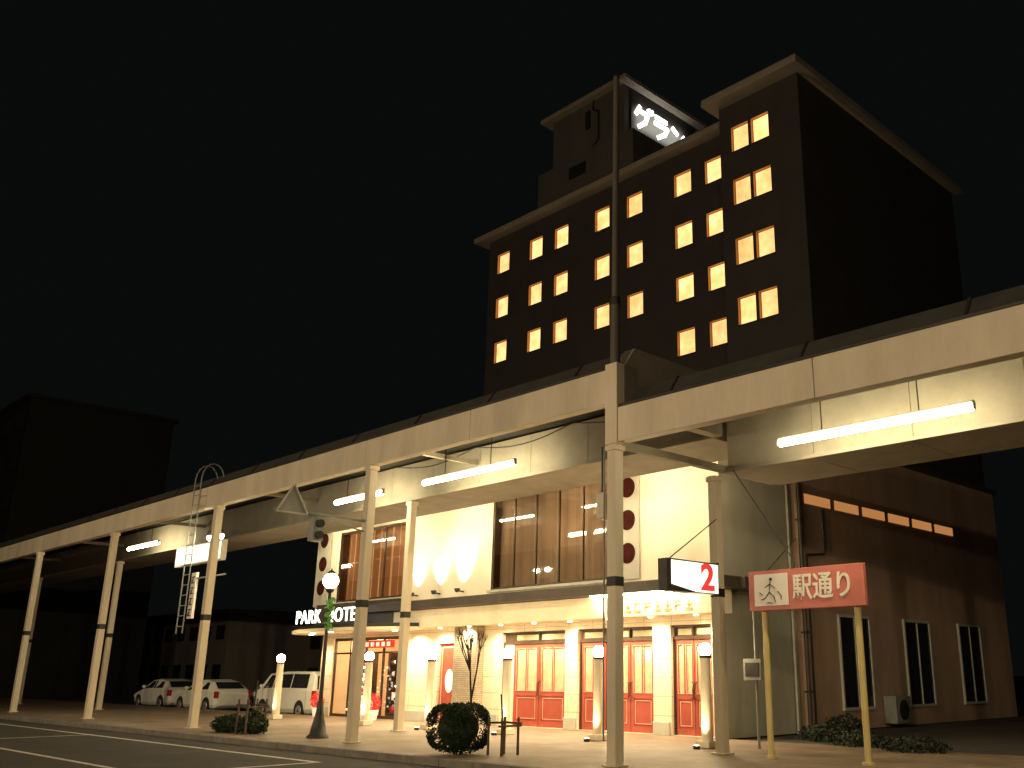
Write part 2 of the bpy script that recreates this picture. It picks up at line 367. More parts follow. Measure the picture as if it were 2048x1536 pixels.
# faint raised lettering on the band (illegible in the photo)
for i in range(8):
    X0=-17.7+i*.34; g=MB(); y0,y1=18.52,18.548; a=random.choice([0,1,2]); 
    if a!=0: g.box(X0,X0+.22,y0,y1,3.2,3.235,'bandlet')
    if a!=2: g.box(X0,X0+.22,y0,y1,3.0,3.035,'bandlet')
    g.box(X0+(.09 if a==0 else 0),X0+(.125 if a==0 else .035),y0+.001,y1-.001,3.0,3.24,'bandlet')
    if a!=1: g.box(X0+.03,X0+.2,y0+.001,y1-.001,3.11,3.14,'bandlet')
    g.obj("band_letter",H)
for x0,x1 in((-18.12,-17.3),(-34.25,-33.3)):
    MB().box(x0,x1,19.03,19.096,3.9,7.6,'pila').obj("pilaster",H,bevel=.008)
    for z in(6.4,5.5,4.6):
        cx=(x0+x1)/2
        MB().rod((cx,19.018,z),(cx,19.029,z),.28,.28,'disc',32).obj("round_disc",H)
for x in(-27.45,-26.2,-24.95):
    u=MB(); u.rod((x,19.09,3.98),(x,18.85,4.0),.025,.025,'dark',8); u.lathe((x,18.83,3.95),[(.03,0),(.07,.02),(.10,.12),(.085,.12),(.05,.05),(.001,.04)],'dark',16)
    u.obj("wall_uplight",H)
    light('SPOT',"uplight_lamp",(x,18.82,4.09),300,(1,.88,.62),.04,(math.radians(180-12),0,0),84,H,blend=1)
def curtained(w,mat_c,n,mull,amp,gaps=()):
    x0,x1,z0,z1=w
    win=MB()
    win.box(x0,x1,YF+.02,YF+.09,z1-.07,z1,'bronze').box(x0,x1,YF+.02,YF+.09,z0,z0+.07,'bronze')
    win.box(x0,x0+.07,YF+.021,YF+.089,z0+.07,z1-.07,'bronze').box(x1-.07,x1,YF+.021,YF+.089,z0+.07,z1-.07,'bronze')
    for k in range(1,mull):
        x=x0+(x1-x0)*k/mull; win.box(x-.02,x+.02,YF+.022,YF+.088,z0+.07,z1-.07,'bronze')
    win.box(x0-.08,x1+.08,YF-.09,YF-.002,z0-.08,z0-.002,'greyp')
    wo=win.obj("window",H)
    MB().add([(x0+.07,YF+.05,z0+.07),(x1-.07,YF+.05,z0+.07),(x1-.07,YF+.05,z1-.07),(x0+.07,YF+.05,z1-.07)],[(0,1,2,3)],'glass').obj("glass_pane",wo,recalc=False)
    c=MB(); N=n*10; vs=[];fa=[];fb=[]
    for i in range(N+1):
        x=x0+(x1-x0)*i/N; ph=2*math.pi*i/10
        y=YF+.35+amp*math.sin(ph)+amp*.4*math.sin(ph*.37+1)
        vs+=[(x,y,z0+.02),(x,y,z1-.02)]
    for i in range(N):
        xm=(i+.5)/N
        if any(a<xm<b for a,b in gaps): continue
        q=(2*i,2*i+2,2*i+3,2*i+1)
        if i%10 in(8,9,0) : fb.append(q)  # strips that carry the painted fold shade
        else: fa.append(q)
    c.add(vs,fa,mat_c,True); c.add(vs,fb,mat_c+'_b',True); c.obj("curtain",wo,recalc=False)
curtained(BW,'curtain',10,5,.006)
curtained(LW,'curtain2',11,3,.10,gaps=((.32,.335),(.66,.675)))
# doors
def leaf(x0,x1,par,hx=None,z0=.03,z1=2.31,Y=19.28):
    l=MB(); w=x1-x0; st=.10*min(1,w)+.02
    l.box(x0,x0+st,Y-.05,Y,z0,z1,'red').box(x1-st,x1,Y-.05,Y,z0,z1,'red')
    l.box(x0+st,x1-st,Y-.049,Y-.001,z0,.18,'red').box(x0+st,x1-st,Y-.049,Y-.001,z1-.13,z1,'red')
    l.box(x0+st,x1-st,Y-.049,Y-.001,.86,1.0,'red').box(x0+st,x1-st,Y-.03,Y-.002,.18,.86,'red')
    xm=(x0+x1)/2; l.box(xm-.04,xm+.04,Y-.045,Y-.003,1.0,z1-.13,'red')
    def fr(a,b,c,d,y,t=.02):
        l.box(a,b,y-.012,y,c,c+t,'pink').box(a,b,y-.012,y,d-t,d,'pink').box(a,a+t,y-.011,y-.001,c+t,d-t,'pink').box(b-t,b,y-.011,y-.001,c+t,d-t,'pink')
    fr(x0+st+.03,x1-st-.03,.23,.81,Y-.031,.016)
    fr(x0+st-.02,xm-.03,.99,z1-.12,Y-.05,.010); fr(xm+.03,x1-st+.02,.99,z1-.12,Y-.05,.010)
    lo=l.obj("door_leaf",par)
    MB().box(x0+st,xm-.04,Y-.02,Y-.012,1.0,z1-.13,'door_glass').box(xm+.04,x1-st,Y-.02,Y-.012,1.0,z1-.13,'door_glass').obj("glass_pane",lo)
    if hx is not None:
        h=MB(); pts=[(hx+.10*math.sin(a)*(1 if hx<xm else -1)*-1,Y-.06-.05*math.sin(a),1.08+.2*math.cos(a)) for a in [math.pi*k/8 for k in range(9)]]
        h.path(pts,.018,'handle',8); h.obj("handle",lo)
def doorset(d,leaves,hxs,side=None):
    x0,x1,z0,z1=d; f=MB(); Y=19.28; t0=2.31
    f.box(x0,x1,Y-.09,Y+.01,t0,t0+.07,'bronze').box(x0,x1,Y-.09,Y+.01,z1-.05,z1,'bronze')
    f.box(x0,x0+.05,Y-.089,Y+.009,z0,t0,'bronze').box(x1-.05,x1,Y-.089,Y+.009,z0,t0,'bronze')
    for a,b in leaves[1:]: f.box(a-.03,a-.005,Y-.08,Y,t0+.07,z1-.05,'bronze')
    f.box(x0,x1,Y-.02,Y-.01,t0+.07,z1-.05,'bronze')
    for a,b in leaves: f.box(a+.08,b-.08,Y-.03,Y-.021,t0+.11,z1-.09,'door_glass')
    if side: f.box(side[0],side[1],Y-.05,Y-.01,z0,t0,'cream2')
    fo=f.obj("door",H)
    for (a,b),hx in zip(leaves,hxs): leaf(a,b,fo,hx)
doorset(D1,[(-22.52,-21.42),(-21.40,-20.26)],[-21.5,-21.32],side=(-22.95,-22.54))
doorset(D2,[(-19.64,-18.74),(-18.66,-17.82),(-17.80,-16.96)],[None,-17.9,-17.72])
doorset(D3,[(-16.24,-15.65),(-15.63,-15.04)],[-15.72,-15.56])
rd=MB().box(-26.12,-25.13,19.2,19.26,.02,2.38,'red')
rd.box(-26.05,-25.2,19.185,19.2,.1,.14,'pink').box(-26.05,-25.2,19.185,19.2,2.26,2.3,'pink').box(-26.05,-26.01,19.186,19.199,.14,2.26,'pink').box(-25.24,-25.2,19.186,19.199,.14,2.26,'pink')
rdo=rd.obj("red_door",H)
pts=[(-25.62+.2*math.cos(t),19.18,1.25+.36*math.sin(t)) for t in [2*math.pi*k/28 for k in range(28)]]
MB().prism(pts,(0,.018,0),'ornw').obj("oval_window",rdo)
MB().box(-24.95,-23.8,18.8,19.095,0,2.87,'mosaic').obj("stone_column",H,bevel=.02)
for a,b in((-33.4,-32.65),(-28.25,-26.2),(-25.05,-24.97),(-23.78,-23.03),(-20.17,-19.73),(-16.87,-16.33)): MB().box(a,b,19.03,19.095,0,.32,'greyp').obj("plinth",H,bevel=.01)
# lobby
lb=MB(); x0,x1,z0,z1=EN
lb.add([(x0,19.1,0.004),(x1,19.1,0.004),(x1,22,0.004),(x0,22,0.004)],[(0,1,2,3)],'floor')
lb.add([(x0,19.1,z1),(x1,19.1,z1),(x1,22,z1),(x0,22,z1)],[(0,1,2,3)],'lobby')
lb.add([(x0,22,0),(x1,22,0),(x1,22,z1),(x0,22,z1)],[(0,1,2,3)],'lobby')
lb.add([(x0,19.1,0),(x0,22,0),(x0,22,z1),(x0,19.1,z1)],[(0,1,2,3)],'lobby')
lb.add([(x1,19.1,0),(x1,22,0),(x1,22,z1),(x1,19.1,z1)],[(0,1,2,3)],'lobby')
lb.obj("lobby_interior",H,recalc=False)
ed=MB()
for x in(-32.55,-31.5,-30.5,-29.4,-28.36): ed.box(x-.03,x+.03,19.15,19.22,0,2.65,'bronze')
ed.box(x0,x1,19.151,19.219,2.14,2.20,'bronze').box(x0,x1,19.151,19.219,2.6,2.7,'bronze').box(x0,x1,19.152,19.218,0.004,.1,'bronze')
edo=ed.obj("entrance_door",H)
MB().add([(x0,19.18,.1),(x1,19.18,.1),(x1,19.18,2.6),(x0,19.18,2.6)],[(0,1,2,3)],'glass').obj("glass_pane",edo,recalc=False)
light('POINT',"lobby_lamp",(-30.5,19.8,2.45),150,WARM,.2,parent=H)
def shelf(xa,xb,yy,label,n_r=5):
    sh=MB(); n=int((xb-xa)/.15)
    sh.box(xa,xb,yy+.351,yy+.37,0,2.2,'lobby')
    for k in range(n_r):
        z=.15+.40*k; sh.box(xa,xb,yy,yy+.35,z,z+.03,'bronze')
        for j in range(n):
            xx=xa+.08+j*.15+random.uniform(-.03,.03); h=random.uniform(.05,.09)
            kind=random.choice(['redflower','ornw','redflower','ornw','fairy','leaf','dark','bronze'])
            if kind=='fairy' or random.random()<.4: sh.ball((xx,yy+.15,z+.03+h),h*(.5 if kind=='fairy' else 1),kind,10,6)
            else: sh.box(xx-.045,xx+.045,yy+.1,yy+.22,z+.031,z+.031+h*3,kind)
    sh.box(xa-.05,xa,yy,yy+.37,0,2.2,'bronze').box(xb,xb+.05,yy,yy+.37,0,2.2,'bronze')
    o=sh.obj("display_shelf"); tag(o,label,"shelf")
shelf(-32.4,-31.6,20.0,"dark display shelf with small red and white ornaments in lobby")
shelf(-31.2,-29.9,20.6,"dark shelf of gifts standing deeper inside the lobby")
shelf(-29.9,-28.5,19.8,"display shelf crowded with gifts behind the entrance glass")
# marquee over entrance
mq=MB(); cx,cy,a,b=-30.2,19.09,3.9,2.15
arc=[(cx+a*math.cos(t),cy-b*math.sin(t)) for t in [math.pi*k/36 for k in range(37)]]
mq.prism([(p[0],p[1],2.84) for p in arc],(0,0,.09),'cream2')
arc2=[(cx+(a-.08)*math.cos(t),cy-(b-.08)*math.sin(t)) for t in [math.pi*k/36 for k in range(37)]]
mq.prism([(p[0],p[1],2.932) for p in arc2],(0,0,.12),'dark')
mq.obj("entrance_canopy",H)
for k in range(1,6):
    t=math.pi*k/6; px_,py_=cx+(a-.8)*math.cos(t),cy-(b-.6)*math.sin(t); MB().rod((px_,py_,2.838),(px_,py_,2.82),.09,.09,'down',12).obj("canopy_downlight",H)
for k in(1,3,5):
    t=math.pi*k/6; light('SPOT',"canopy_lamp",(cx+(a-.8)*math.cos(t),cy-(b-.6)*math.sin(t),2.78),210,WARM,.08,(0,0,0),145,H)
rp=MB().box(-30.6,-28.5,18.9,19.0,2.32,2.56,'redflower')
for k in range(6): rp.box(-30.45+k*.33,-30.27+k*.33,18.885,18.899,2.37,2.51,'ornw')
rp.obj("red_transom_panel",H)
MB().box(-33.2,-27.9,18.6,19.09,3.06,3.9,'ledge').obj("sign_backing",H)
sg=root("hotel_letter_sign",(-30.3,17.55,3.1),"white lit capital letters standing on the entrance canopy","sign")
text("lettering","PARK",.66,(-31.75,17.5,3.36),FX,'neon2',sg,sx=1.0,ext=.02,spacing=1.12)
text("lettering","HOTEL",.66,(-29.4,17.5,3.36),FX,'neon2',sg,sx=1.0,ext=.02,spacing=1.12)
MB().box(-32.9,-27.8,17.55,17.6,3.06,3.10,'dark').obj("base_rail",sg)
# rooftop sign: angular channel letters
ns=root("rooftop_sign",(-35.85,42,35),"white neon characters on the dark penthouse side wall","sign")
def glyph(Y0,strokes,w=.28,k_=1.16):
    g=MB()
    for pl in strokes:
        for i in range(len(pl)-1):
            a_=Vector((0,Y0+pl[i][0]*k_,34.98+pl[i][1]*k_)); b_=Vector((0,Y0+pl[i+1][0]*k_,34.98+pl[i+1][1]*k_)); d=(b_-a_).normalized(); n=Vector((0,-d.z,d.y))*w/2; a_=a_-d*w*.4; b_=b_+d*w*.4
            k=Vector((-35.72-.002*i,0,0)); g.prism([a_-n+k,b_-n+k,b_+n+k,a_+n+k],(-.08,0,0),'neon')
    g.obj("character",ns)
glyph(39.35,[[(.32,1.2),(.05,.72)],[(.32,.98),(1.0,.98),(.78,.42),(.28,0)],[(1.10,1.34),(1.15,1.24)],[(1.32,1.36),(1.37,1.26)]])
glyph(41.15,[[(.2,1.22),(1.0,1.22)],[(.1,.80),(1.1,.80),(.88,.38),(.35,0)]])
glyph(42.85,[[(.15,1.12),(.5,.92)],[(.15,.02),(.72,.3),(1.12,.92)]])
MB().box(-35.895,-35.82,39.0,45.4,34.2,37.4,'dark').obj("backing_panel",ns)
light('AREA',"sign_glow",(-35.5,41.9,35.8),110,(1,.98,.9),rot=(0,math.radians(90),0),parent=ns,sx=1.5,sy=4.5)

# ------------------------------------------------------------ neighbouring building
NB=root("neighbouring_building",(-17,22.4,0),"dull pink rendered building with dark window and lit slit windows","building")
nb=MB().box(-20.3,-14.45,22.42,36,0,8.0,'pinkwall'); nb.box(-20.3,-14.3,22.4,36.1,8.0,8.15,'ledge'); nb.obj("wall",NB)
for y in(22.8,24.4,26,27.6,29.2,30.8): MB().box(-14.447,-14.43,y,y+1.35,6.05,6.32,'slit').obj("slit_window",NB)
for y in(24.2,28.0,31.8):
    w=MB().box(-14.45,-14.38,y-.06,y+1.66,.5,.58,'greyp').box(-14.45,-14.38,y-.06,y+1.66,3.0,3.08,'greyp').box(-14.449,-14.381,y-.06,y,.58,3.0,'greyp').box(-14.449,-14.381,y+1.6,y+1.66,.58,3.0,'greyp').box(-14.449,-14.39,y+.78,y+.82,.58,3.0,'greyp').obj("window",NB)
    MB().box(-14.449,-14.42,y,y+1.6,.58,3.0,'bgwin').obj("pane",w)
dp=MB(); dp.path([(-14.35,22.35,0),(-14.35,22.35,8.1)],.06,'ledge',10)
for z in(1,2.5,4,5.5,7): dp.box(-14.44,-14.28,22.27,22.43,z,z+.05,'dark')
dp.obj("drainpipe",NB)
MB().path([(-14.5,22.0,0),(-14.5,22.0,7.6)],.035,'greyp',8).obj("drainpipe",H)
MB().path([(-14.4,22.7,0),(-14.4,22.7,4.6),(-14.4,23.6,4.7),(-14.4,23.6,6.0)],.03,'dark',8).obj("conduit",NB)
MB().box(-14.45,-14.15,22.95,23.6,3.3,4.0,'grey').obj("meter_cabinet",NB,bevel=.02)
au=MB().box(-14.4,-14.0,26.3,27.2,.1,.85,'grey').rod((-13.998,26.75,.47),(-13.985,26.75,.47),.28,.28,'dark',24); au.obj("air_conditioner",NB,bevel=.02)

# ------------------------------------------------------------ arcade canopy
AR=root("arcade_canopy",(-20,14,0),"cream steel arcade canopy over the pavement with fluorescent tubes","arcade")
def section(x0,x1,dz):
    f=MB(); n=max(1,round((x1-x0)/4.1)); st=(x1-x0)/n
    for i in range(n): f.box(x0+i*st+.006,x0+(i+1)*st-.006,12.2,12.36,6.30+dz,6.95+dz,'steel')
    f.box(x0,x1,12.22,12.50,6.955+dz,7.02+dz,'dark'); f.box(x0,x1,12.361,12.5,6.32+dz,6.40+dz,'steel')
    f.obj("front_fascia",AR,bevel=.012)
    r=MB(); r.prism([(x0,12.45,7.03+dz),(x0,12.72,7.42+dz),(x0,15.0,7.46+dz),(x0,18.9,7.3+dz),(x0,18.9,7.25+dz),(x0,15.0,7.40+dz),(x0,12.75,7.36+dz),(x0,12.5,7.025+dz)],(x1-x0,0,0),'roof')
    k=x0+1.
    while k<x1:
        r.prism([(k,12.43,7.04+dz),(k,12.71,7.45+dz),(k,12.75,7.43+dz),(k,12.5,7.04+dz)],(.05,0,0),'dark'); k+=2.74
    r.obj("roof",AR)
    b=MB(); k=x0
    while k<x1-.01:
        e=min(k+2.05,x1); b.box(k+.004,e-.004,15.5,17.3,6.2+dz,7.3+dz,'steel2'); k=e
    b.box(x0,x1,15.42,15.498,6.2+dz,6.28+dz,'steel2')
    b.obj("gutter_beam",AR,bevel=.01)
    p=MB(); k=x0+.6
    while k<x1: p.box(k,k+.09,17.3,18.95,6.76+dz,6.86+dz,'steel'); k+=1.37
    for y in(17.9,18.5): p.box(x0,x1,y,y+.06,6.87+dz,6.94+dz,'steel')
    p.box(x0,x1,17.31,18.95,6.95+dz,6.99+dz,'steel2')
    p.obj("soffit_purlin",AR)
section(-110,-11.9,0); section(-11.6,30,-.78)
j=MB().box(-11.9,-11.6,12.18,12.40,5.5,7.05,'steel').box(-11.83,-11.68,12.4,17.35,5.46,5.6,'steel2')
j.obj("junction_frame",AR,bevel=.01)
MB().prism([(-11.89,12.45,6.2),(-11.89,15.4,6.2),(-11.89,15.4,7.43),(-11.89,12.72,7.45),(-11.89,12.45,7.06)],(.26,0,0),'beam').obj("end_panel",AR)
for x,dz in((-19.9,0),(-28.2,0),(-36.5,0),(-44.8,0),(-53,0),(-3.4,-.78)):
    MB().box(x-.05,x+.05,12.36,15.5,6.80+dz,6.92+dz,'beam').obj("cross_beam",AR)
cb=MB(); pts=[]
for i in range(3):
    xa,xb=-22.9+i*3.65,-19.25+i*3.65
    pts+=[(xa+(xb-xa)*t/8,14.9,7.1-.22*math.sin(math.pi*t/8)) for t in range(8)]
cb.path(pts,.016,'dark',6); cb.obj("cable",AR)
def post(x,y,zt,w):
    p=MB().box(x-w,x+w,y-w,y+w,0,zt,'steel').box(x-w-.006,x+w+.006,y-w-.006,y+w+.006,2.95,3.12,'black')
    p.box(x-w-.06,x+w+.06,y-w-.06,y+w+.06,0.002,.03,'steel'); p.box(x-w-.03,x+w+.03,y-w-.03,y+w+.03,zt-.12,zt-.02,'steel')
    return p.obj("post",AR,bevel=.01)
for x in(-11.75,-19.9,-28.2,-36.5,-44.8,-53.1): post(x,12.3,6.3 if x<-12 else 5.5,.105)
post(-3.4,12.3,5.5,.105)
for x,zt in((-22.9,6.2),(-12.0,5.42),(-3.6,5.42),(-45,6.2),(-56,6.2)): post(x,15.55,zt,.10)
def tube(x0,x1,y,z,m='tube',top=None):
    h=MB().box(x0,x1,y-.03,y+.05,z+.075,z+.11,'steel2').box(x0-.01,x0+.02,y-.04,y+.04,z-.04,z+.08,'steel2').box(x1-.02,x1+.01,y-.04,y+.04,z-.04,z+.08,'steel2')
    if top:
        for q in(.25,.75): xx=x0+(x1-x0)*q; h.rod((xx,y,z+.1),(xx,y,top),.012,.012,'dark',8)
    h=h.obj("tube_fitting",AR)
    r=.065 if m=='tube' else .035
    MB().rod((x0+.03,y,z),(x1-.03,y,z),r,r,m,12).obj("light_tube",h)
for xa,xb in((-20.75,-17.05),(-25.15,-22.65),(-41,-38)): tube(xa,xb,14.4,6.28,'tube',7.38)
for xa,xb in((-9.6,-5.9),(-4.2,-.5)): tube(xa,xb,14.4,5.53,'tube',6.6)
for x in(-33.0,-29.0,-25.0,-21.0,-17.0,-13.6): tube(x-.2,x+1.6,17.6,6.45,'tube_b')

ms=root("lighting_mast",(-11.75,12.3,7.05),"tall thin brown-grey mast rising above the arcade post","mast")
MB().rod((-11.75,12.3,7.05),(-11.75,12.3,8.3),.10,.09,'mast',16).rod((-11.75,12.3,8.3),(-11.72,12.3,13.3),.07,.055,'mast',16).rod((-11.75,12.3,8.25),(-11.75,12.3,8.4),.1,.1,'dark',16).obj("pole",ms)
MB().rod((-11.72,12.3,13.3),(-11.72,12.3,13.36),.075,.05,'dark',16).obj("cap",ms)
sp=root("junction_box",(-12.05,12.3,4.2),"rounded pale box with conduit strapped to the arcade post","box")
MB().box(-12.14,-11.93,12.2,12.4,4.15,4.65,'steel').obj("case",sp,bevel=.04)
MB().path([(-12.03,12.25,4.65),(-12.03,12.25,5.5)],.018,'dark').obj("conduit",sp)
MB().path([(-11.9,12.17,.4),(-11.9,12.17,5.4)],.016,'grey').obj("conduit",sp)

# ------------------------------------------------------------ bollard lamps
def mk_bollard(x,y):
    r=root("lamp_post",(x,y,0),"slim cream lamp column with glowing globe before hotel doors","lamp post","globe lamps along the hotel front")
    MB().box(x-.17,x+.17,y-.17,y+.17,0.002,.14,'cream2').obj("base",r,bevel=.015)
    MB().rod((x,y,.14),(x,y,1.80),.125,.11,'cream2',18).rod((x,y,1.80),(x,y,1.86),.13,.13,'bronze',18).obj("column",r)
    MB().ball((x,y,1.97),.14,'globe',20,12).obj("globe",r)
    u=MB().rod((x+.05,y-.42,.002),(x+.05,y-.42,.07),.07,.07,'dark',14).rod((x+.05,y-.42,.072),(x+.05,y-.42,.075),.055,.055,'down',14).obj("ground_uplight",r)
    light('SPOT',"uplight_lamp",(x+.05,y-.42,.11),90,WARM,.04,(math.radians(180-24),0,0),75,r,blend=1)
    return r
b0=mk_bollard(-31.7,16.6)
for x in(-26.2,-23.0,-19.7,-16.4,-13.2): clone(b0,(x,16.6,0))

# ------------------------------------------------------------ old-style street lamp
sl=root("street_lamp",(-21.9,12.6,0),"dark cast-iron street lamp with glowing globe and green banner","street lamp")
x,y=-21.9,12.6
MB().lathe((x,y,0),[(.26,.0),(.26,.05),(.2,.1),(.16,.3),(.11,.5),(.085,.62),(.075,.8),(.06,.85)],'dark').obj("base",sl)
MB().rod((x,y,.8),(x,y,3.45),.05,.035,'dark').lathe((x,y,3.40),[(.035,0),(.09,.04),(.12,.1),(.1,.12)],'dark').obj("pole",sl)
MB().ball((x,y,3.70),.19,'globe2',20,12).obj("globe",sl)
MB().lathe((x,y,3.87),[(.12,0),(.08,.06),(.02,.1),(.001,.16)],'dark').obj("finial",sl)
bn=MB(); bn.path([(x,y,3.28),(x+.28,y-.05,3.28)],.012,'dark')
for k in range(90):
    c=Vector((x+.14+random.gauss(0,.07),y-.05+random.gauss(0,.03),2.9+random.uniform(-.38,.35))); s_=.06
    u=Vector((random.gauss(0,1),random.gauss(0,.4),random.gauss(0,1))).normalized()*s_; v=u.orthogonal().normalized()*s_*.5
    bn.add([c-u,c+v,c+u,c-v],[(0,1,2,3)],'leaf2')
bn.obj("banner",sl,recalc=False)

tr=root("triangle_road_sign",(-19.9,12.2,4.9),"grey triangular sign board on a horizontal arm from the post","road sign")
MB().path([(-19.9,12.2,4.95),(-19.9,9.9,4.98)],.035,'grey',10).path([(-19.9,12.2,4.7),(-19.9,10.8,4.95)],.02,'grey',8).obj("arm",tr)
t3=MB(); cy_,cz_=10.3,5.14
P=[(cy_-.38,cz_-.22),(cy_+.38,cz_-.22),(cy_,cz_+.44)]
t3.prism([(-19.84,p[0],p[1]) for p in P],(-.03,0,0),'grey')
for i in range(3):
    a_,b_=P[i],P[(i+1)%3]; t3.path([(-19.82,a_[0],a_[1]),(-19.82,b_[0],b_[1])],.022,'greyp',8)
t3.obj("sign_board",tr)
sgn=root("traffic_signal",(-19.9,10.95,4.4),"grey pedestrian signal housing hanging below the arm","traffic signal")
h=MB().box(-20.0,-19.75,10.82,11.08,4.35,4.88,'grey').obj("housing",sgn,bevel=.02)
for zz in(4.48,4.74): MB().rod((-19.75,10.95,zz),(-19.66,10.95,zz),.09,.09,'dark',16).obj("visor",sgn)

ld=root("access_ladder",(-29.2,12.7,0),"steel access ladder with curved hand hoops over arcade roof","ladder")
l=MB()
for dx in(-.22,.22):
    pts=[(-29.2+dx,12.0,2.6),(-29.2+dx,12.0,7.2)]+[(-29.2+dx,12.0+.35-.35*math.cos(t),7.2+.5*math.sin(t)) for t in [math.pi*k/8 for k in range(1,9)]]
    l.path(pts,.02,'grey',8)
z=2.8
while z<7.1: l.rod((-29.42,12.0,z),(-28.98,12.0,z),.014,.014,'grey',8); z+=.3
l.obj("rails",ld)
fl=root("floodlight",(-28.6,12.0,5.5),"pair of small bright floodlights clamped to the arcade post","floodlight")
MB().path([(-29.1,12.45,5.55),(-28.2,12.45,5.55)],.025,'dark').obj("bracket",fl)
for x in(-29.0,-28.35):
    h=MB().lathe((x,12.5,5.5),[(.04,.14),(.1,.1),(.13,-.02),(.11,-.02)],'dark',14).obj("lamp_housing",fl)
    MB().ball((x,12.5,5.43),.11,'bulb',14,8,.8).obj("bulb",h)
vs=root("vertical_sign",(-30.4,12.8,3.2),"narrow white vertical sign board with dark character blocks","sign")
v=MB().box(-30.62,-30.27,12.75,12.83,3.1,4.5,'signwhite').obj("board",vs,bevel=.01)
for k in range(4):
    zz=4.35-k*.33; X0=-30.56
    MB().box(X0,X0+.23,12.735,12.748,zz,zz+.03,'signink').box(X0,X0+.23,12.735,12.748,zz-.18,zz-.15,'signink').box(X0+.1,X0+.13,12.734,12.747,zz-.15,zz,'signink').box(X0+.02,X0+.05,12.734,12.747,zz-.15,zz-.05,'signink').obj("character",vs)
MB().box(-30.27,-28.3,12.76,12.80,4.3,4.34,'grey').obj("bracket",vs)
lp=root("floodlit_gutter_panel",(-36.5,15.3,5.9),"added glowing panel standing in for the floodlit gutter beam","sign")
MB().box(-38.2,-34.2,15.2,15.4,5.4,6.15,'signwhite').obj("panel",lp,bevel=.02)
MB().box(-38.1,-34.3,15.17,15.197,5.47,6.08,'gutterglow').obj("face",lp)  # added panel, its glow painted in place of floodlight on the gutter

# ------------------------------------------------------------ signs at the right post
s2=root("projecting_box_sign",(-11.9,14.6,2.95),"white lit box sign with red number hanging from post","sign")
MB().box(-12.02,-11.78,13.75,15.3,2.97,3.58,'dark').obj("case",s2,bevel=.01)
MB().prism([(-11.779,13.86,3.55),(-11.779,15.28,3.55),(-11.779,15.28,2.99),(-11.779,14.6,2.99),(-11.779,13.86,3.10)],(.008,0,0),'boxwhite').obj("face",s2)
text("number","2",.70,(-11.755,14.93,3.26),PX,'boxred',s2,sx=1.2,ext=.006,bold=.022)
MB().path([(-11.9,15.45,4.5),(-11.9,13.9,3.56)],.012,'dark').path([(-11.9,15.45,3.6),(-11.9,15.3,3.5)],.03,'dark').obj("stay_rod",s2)
rs=root("street_name_sign",(-10.8,15.3,0),"red street sign with white emblem panel and white characters","sign")
MB().box(-11.02,-8.55,15.26,15.36,2.62,3.36,'redsign').obj("board",rs,bevel=.012)
MB().box(-10.88,-10.12,15.235,15.257,2.70,3.29,'signwhite').obj("emblem_panel",rs,bevel=.05)
em=MB()
def stroke(a_,b_,r=.010): em.rod((a_[0],15.228,a_[1]),(b_[0],15.228,b_[1]),r,r*.6,'signink',6)
em.ball((-10.49,15.232,3.19),.03,'signink',10,6)
for a_,b_ in(((-10.5,3.15),(-10.53,2.95)),((-10.51,3.1),(-10.63,3.04)),((-10.51,3.1),(-10.40,3.02)),((-10.53,2.95),(-10.63,2.84)),((-10.63,2.84),(-10.72,2.82)),((-10.53,2.95),(-10.43,2.87)),((-10.43,2.87),(-10.40,2.76)),((-10.75,2.95),(-10.68,2.9)),((-10.34,2.96),(-10.27,2.88)),((-10.27,2.88),(-10.27,2.80)),((-10.58,2.76),(-10.46,2.75))): stroke(a_,b_)
em.obj("emblem",rs)
text("characters","駅通り",.50,(-9.38,15.245,2.98),FX,'signwhite',rs,sx=.86,ext=.008,bold=.008)
for x in(-10.78,-8.8): MB().rod((x,15.42,0),(x,15.42,3.3),.06,.06,'ypost',14).rod((x,15.42,0.002),(x,15.42,.05),.11,.11,'ypost',14).obj("post",rs)
MB().path([(-11.4,15.4,5.45),(-9.9,15.3,3.36)],.012,'dark').obj("stay_wire",rs)
MB().path([(-14.4,22.2,5.0),(-10.78,15.42,3.3)],.012,'dark').obj("stay_wire",rs)
eb=root("meter_box",(-12.35,17.2,1.3),"grey meter box fixed on a thin pipe beside post","utility box")
MB().box(-12.5,-12.05,17.0,17.25,1.35,1.78,'grey').box(-12.45,-12.1,16.985,16.999,1.42,1.7,'dark').obj("case",eb,bevel=.015)
MB().path([(-12.28,17.15,0),(-12.28,17.15,3.2)],.03,'grey').obj("pipe",eb)

# ------------------------------------------------------------ plants
def foliage(c,r,n,s,m='leaf',kmin=.62,square=0.,lump=1.):
    mb=MB()
    for i in range(n):
        d=Vector((random.gauss(0,1),random.gauss(0,1),random.gauss(0,1))).normalized()
        bump=1+lump*(.10*math.sin(d.x*7+1)+.08*math.sin(d.y*9+d.z*6))
        k=random.uniform(kmin,1.0)**.5*bump
        e=1-square
        p=Vector([math.copysign(abs(d[q])**e,d[q])*r[q]*k for q in range(3)])+Vector(c)
        if p.z<.02: p.z=random.uniform(.02,.2)
        u=(d+Vector((random.gauss(0,.7),random.gauss(0,.7),random.gauss(0,.7)))).normalized(); ss=s*random.uniform(.6,1.3)
        a_=u.orthogonal().normalized(); 
        a_=Matrix.Rotation(random.uniform(0,6.28),3,u)@a_; b_=u.cross(a_)
        mb.add([p-a_*ss,p+b_*ss*.45,p+a_*ss,p-b_*ss*.45],[(0,1,2,3)],m)
    return mb
sb=root("clipped_shrub",(-15.65,12.0,0),"compact clipped dark green shrub at the kerb","shrub")
foliage((-15.65,12.0,.49),(.53,.53,.45),9500,.030,kmin=.72,square=.42,lump=.3).obj("crown",sb,recalc=False)
st=MB()
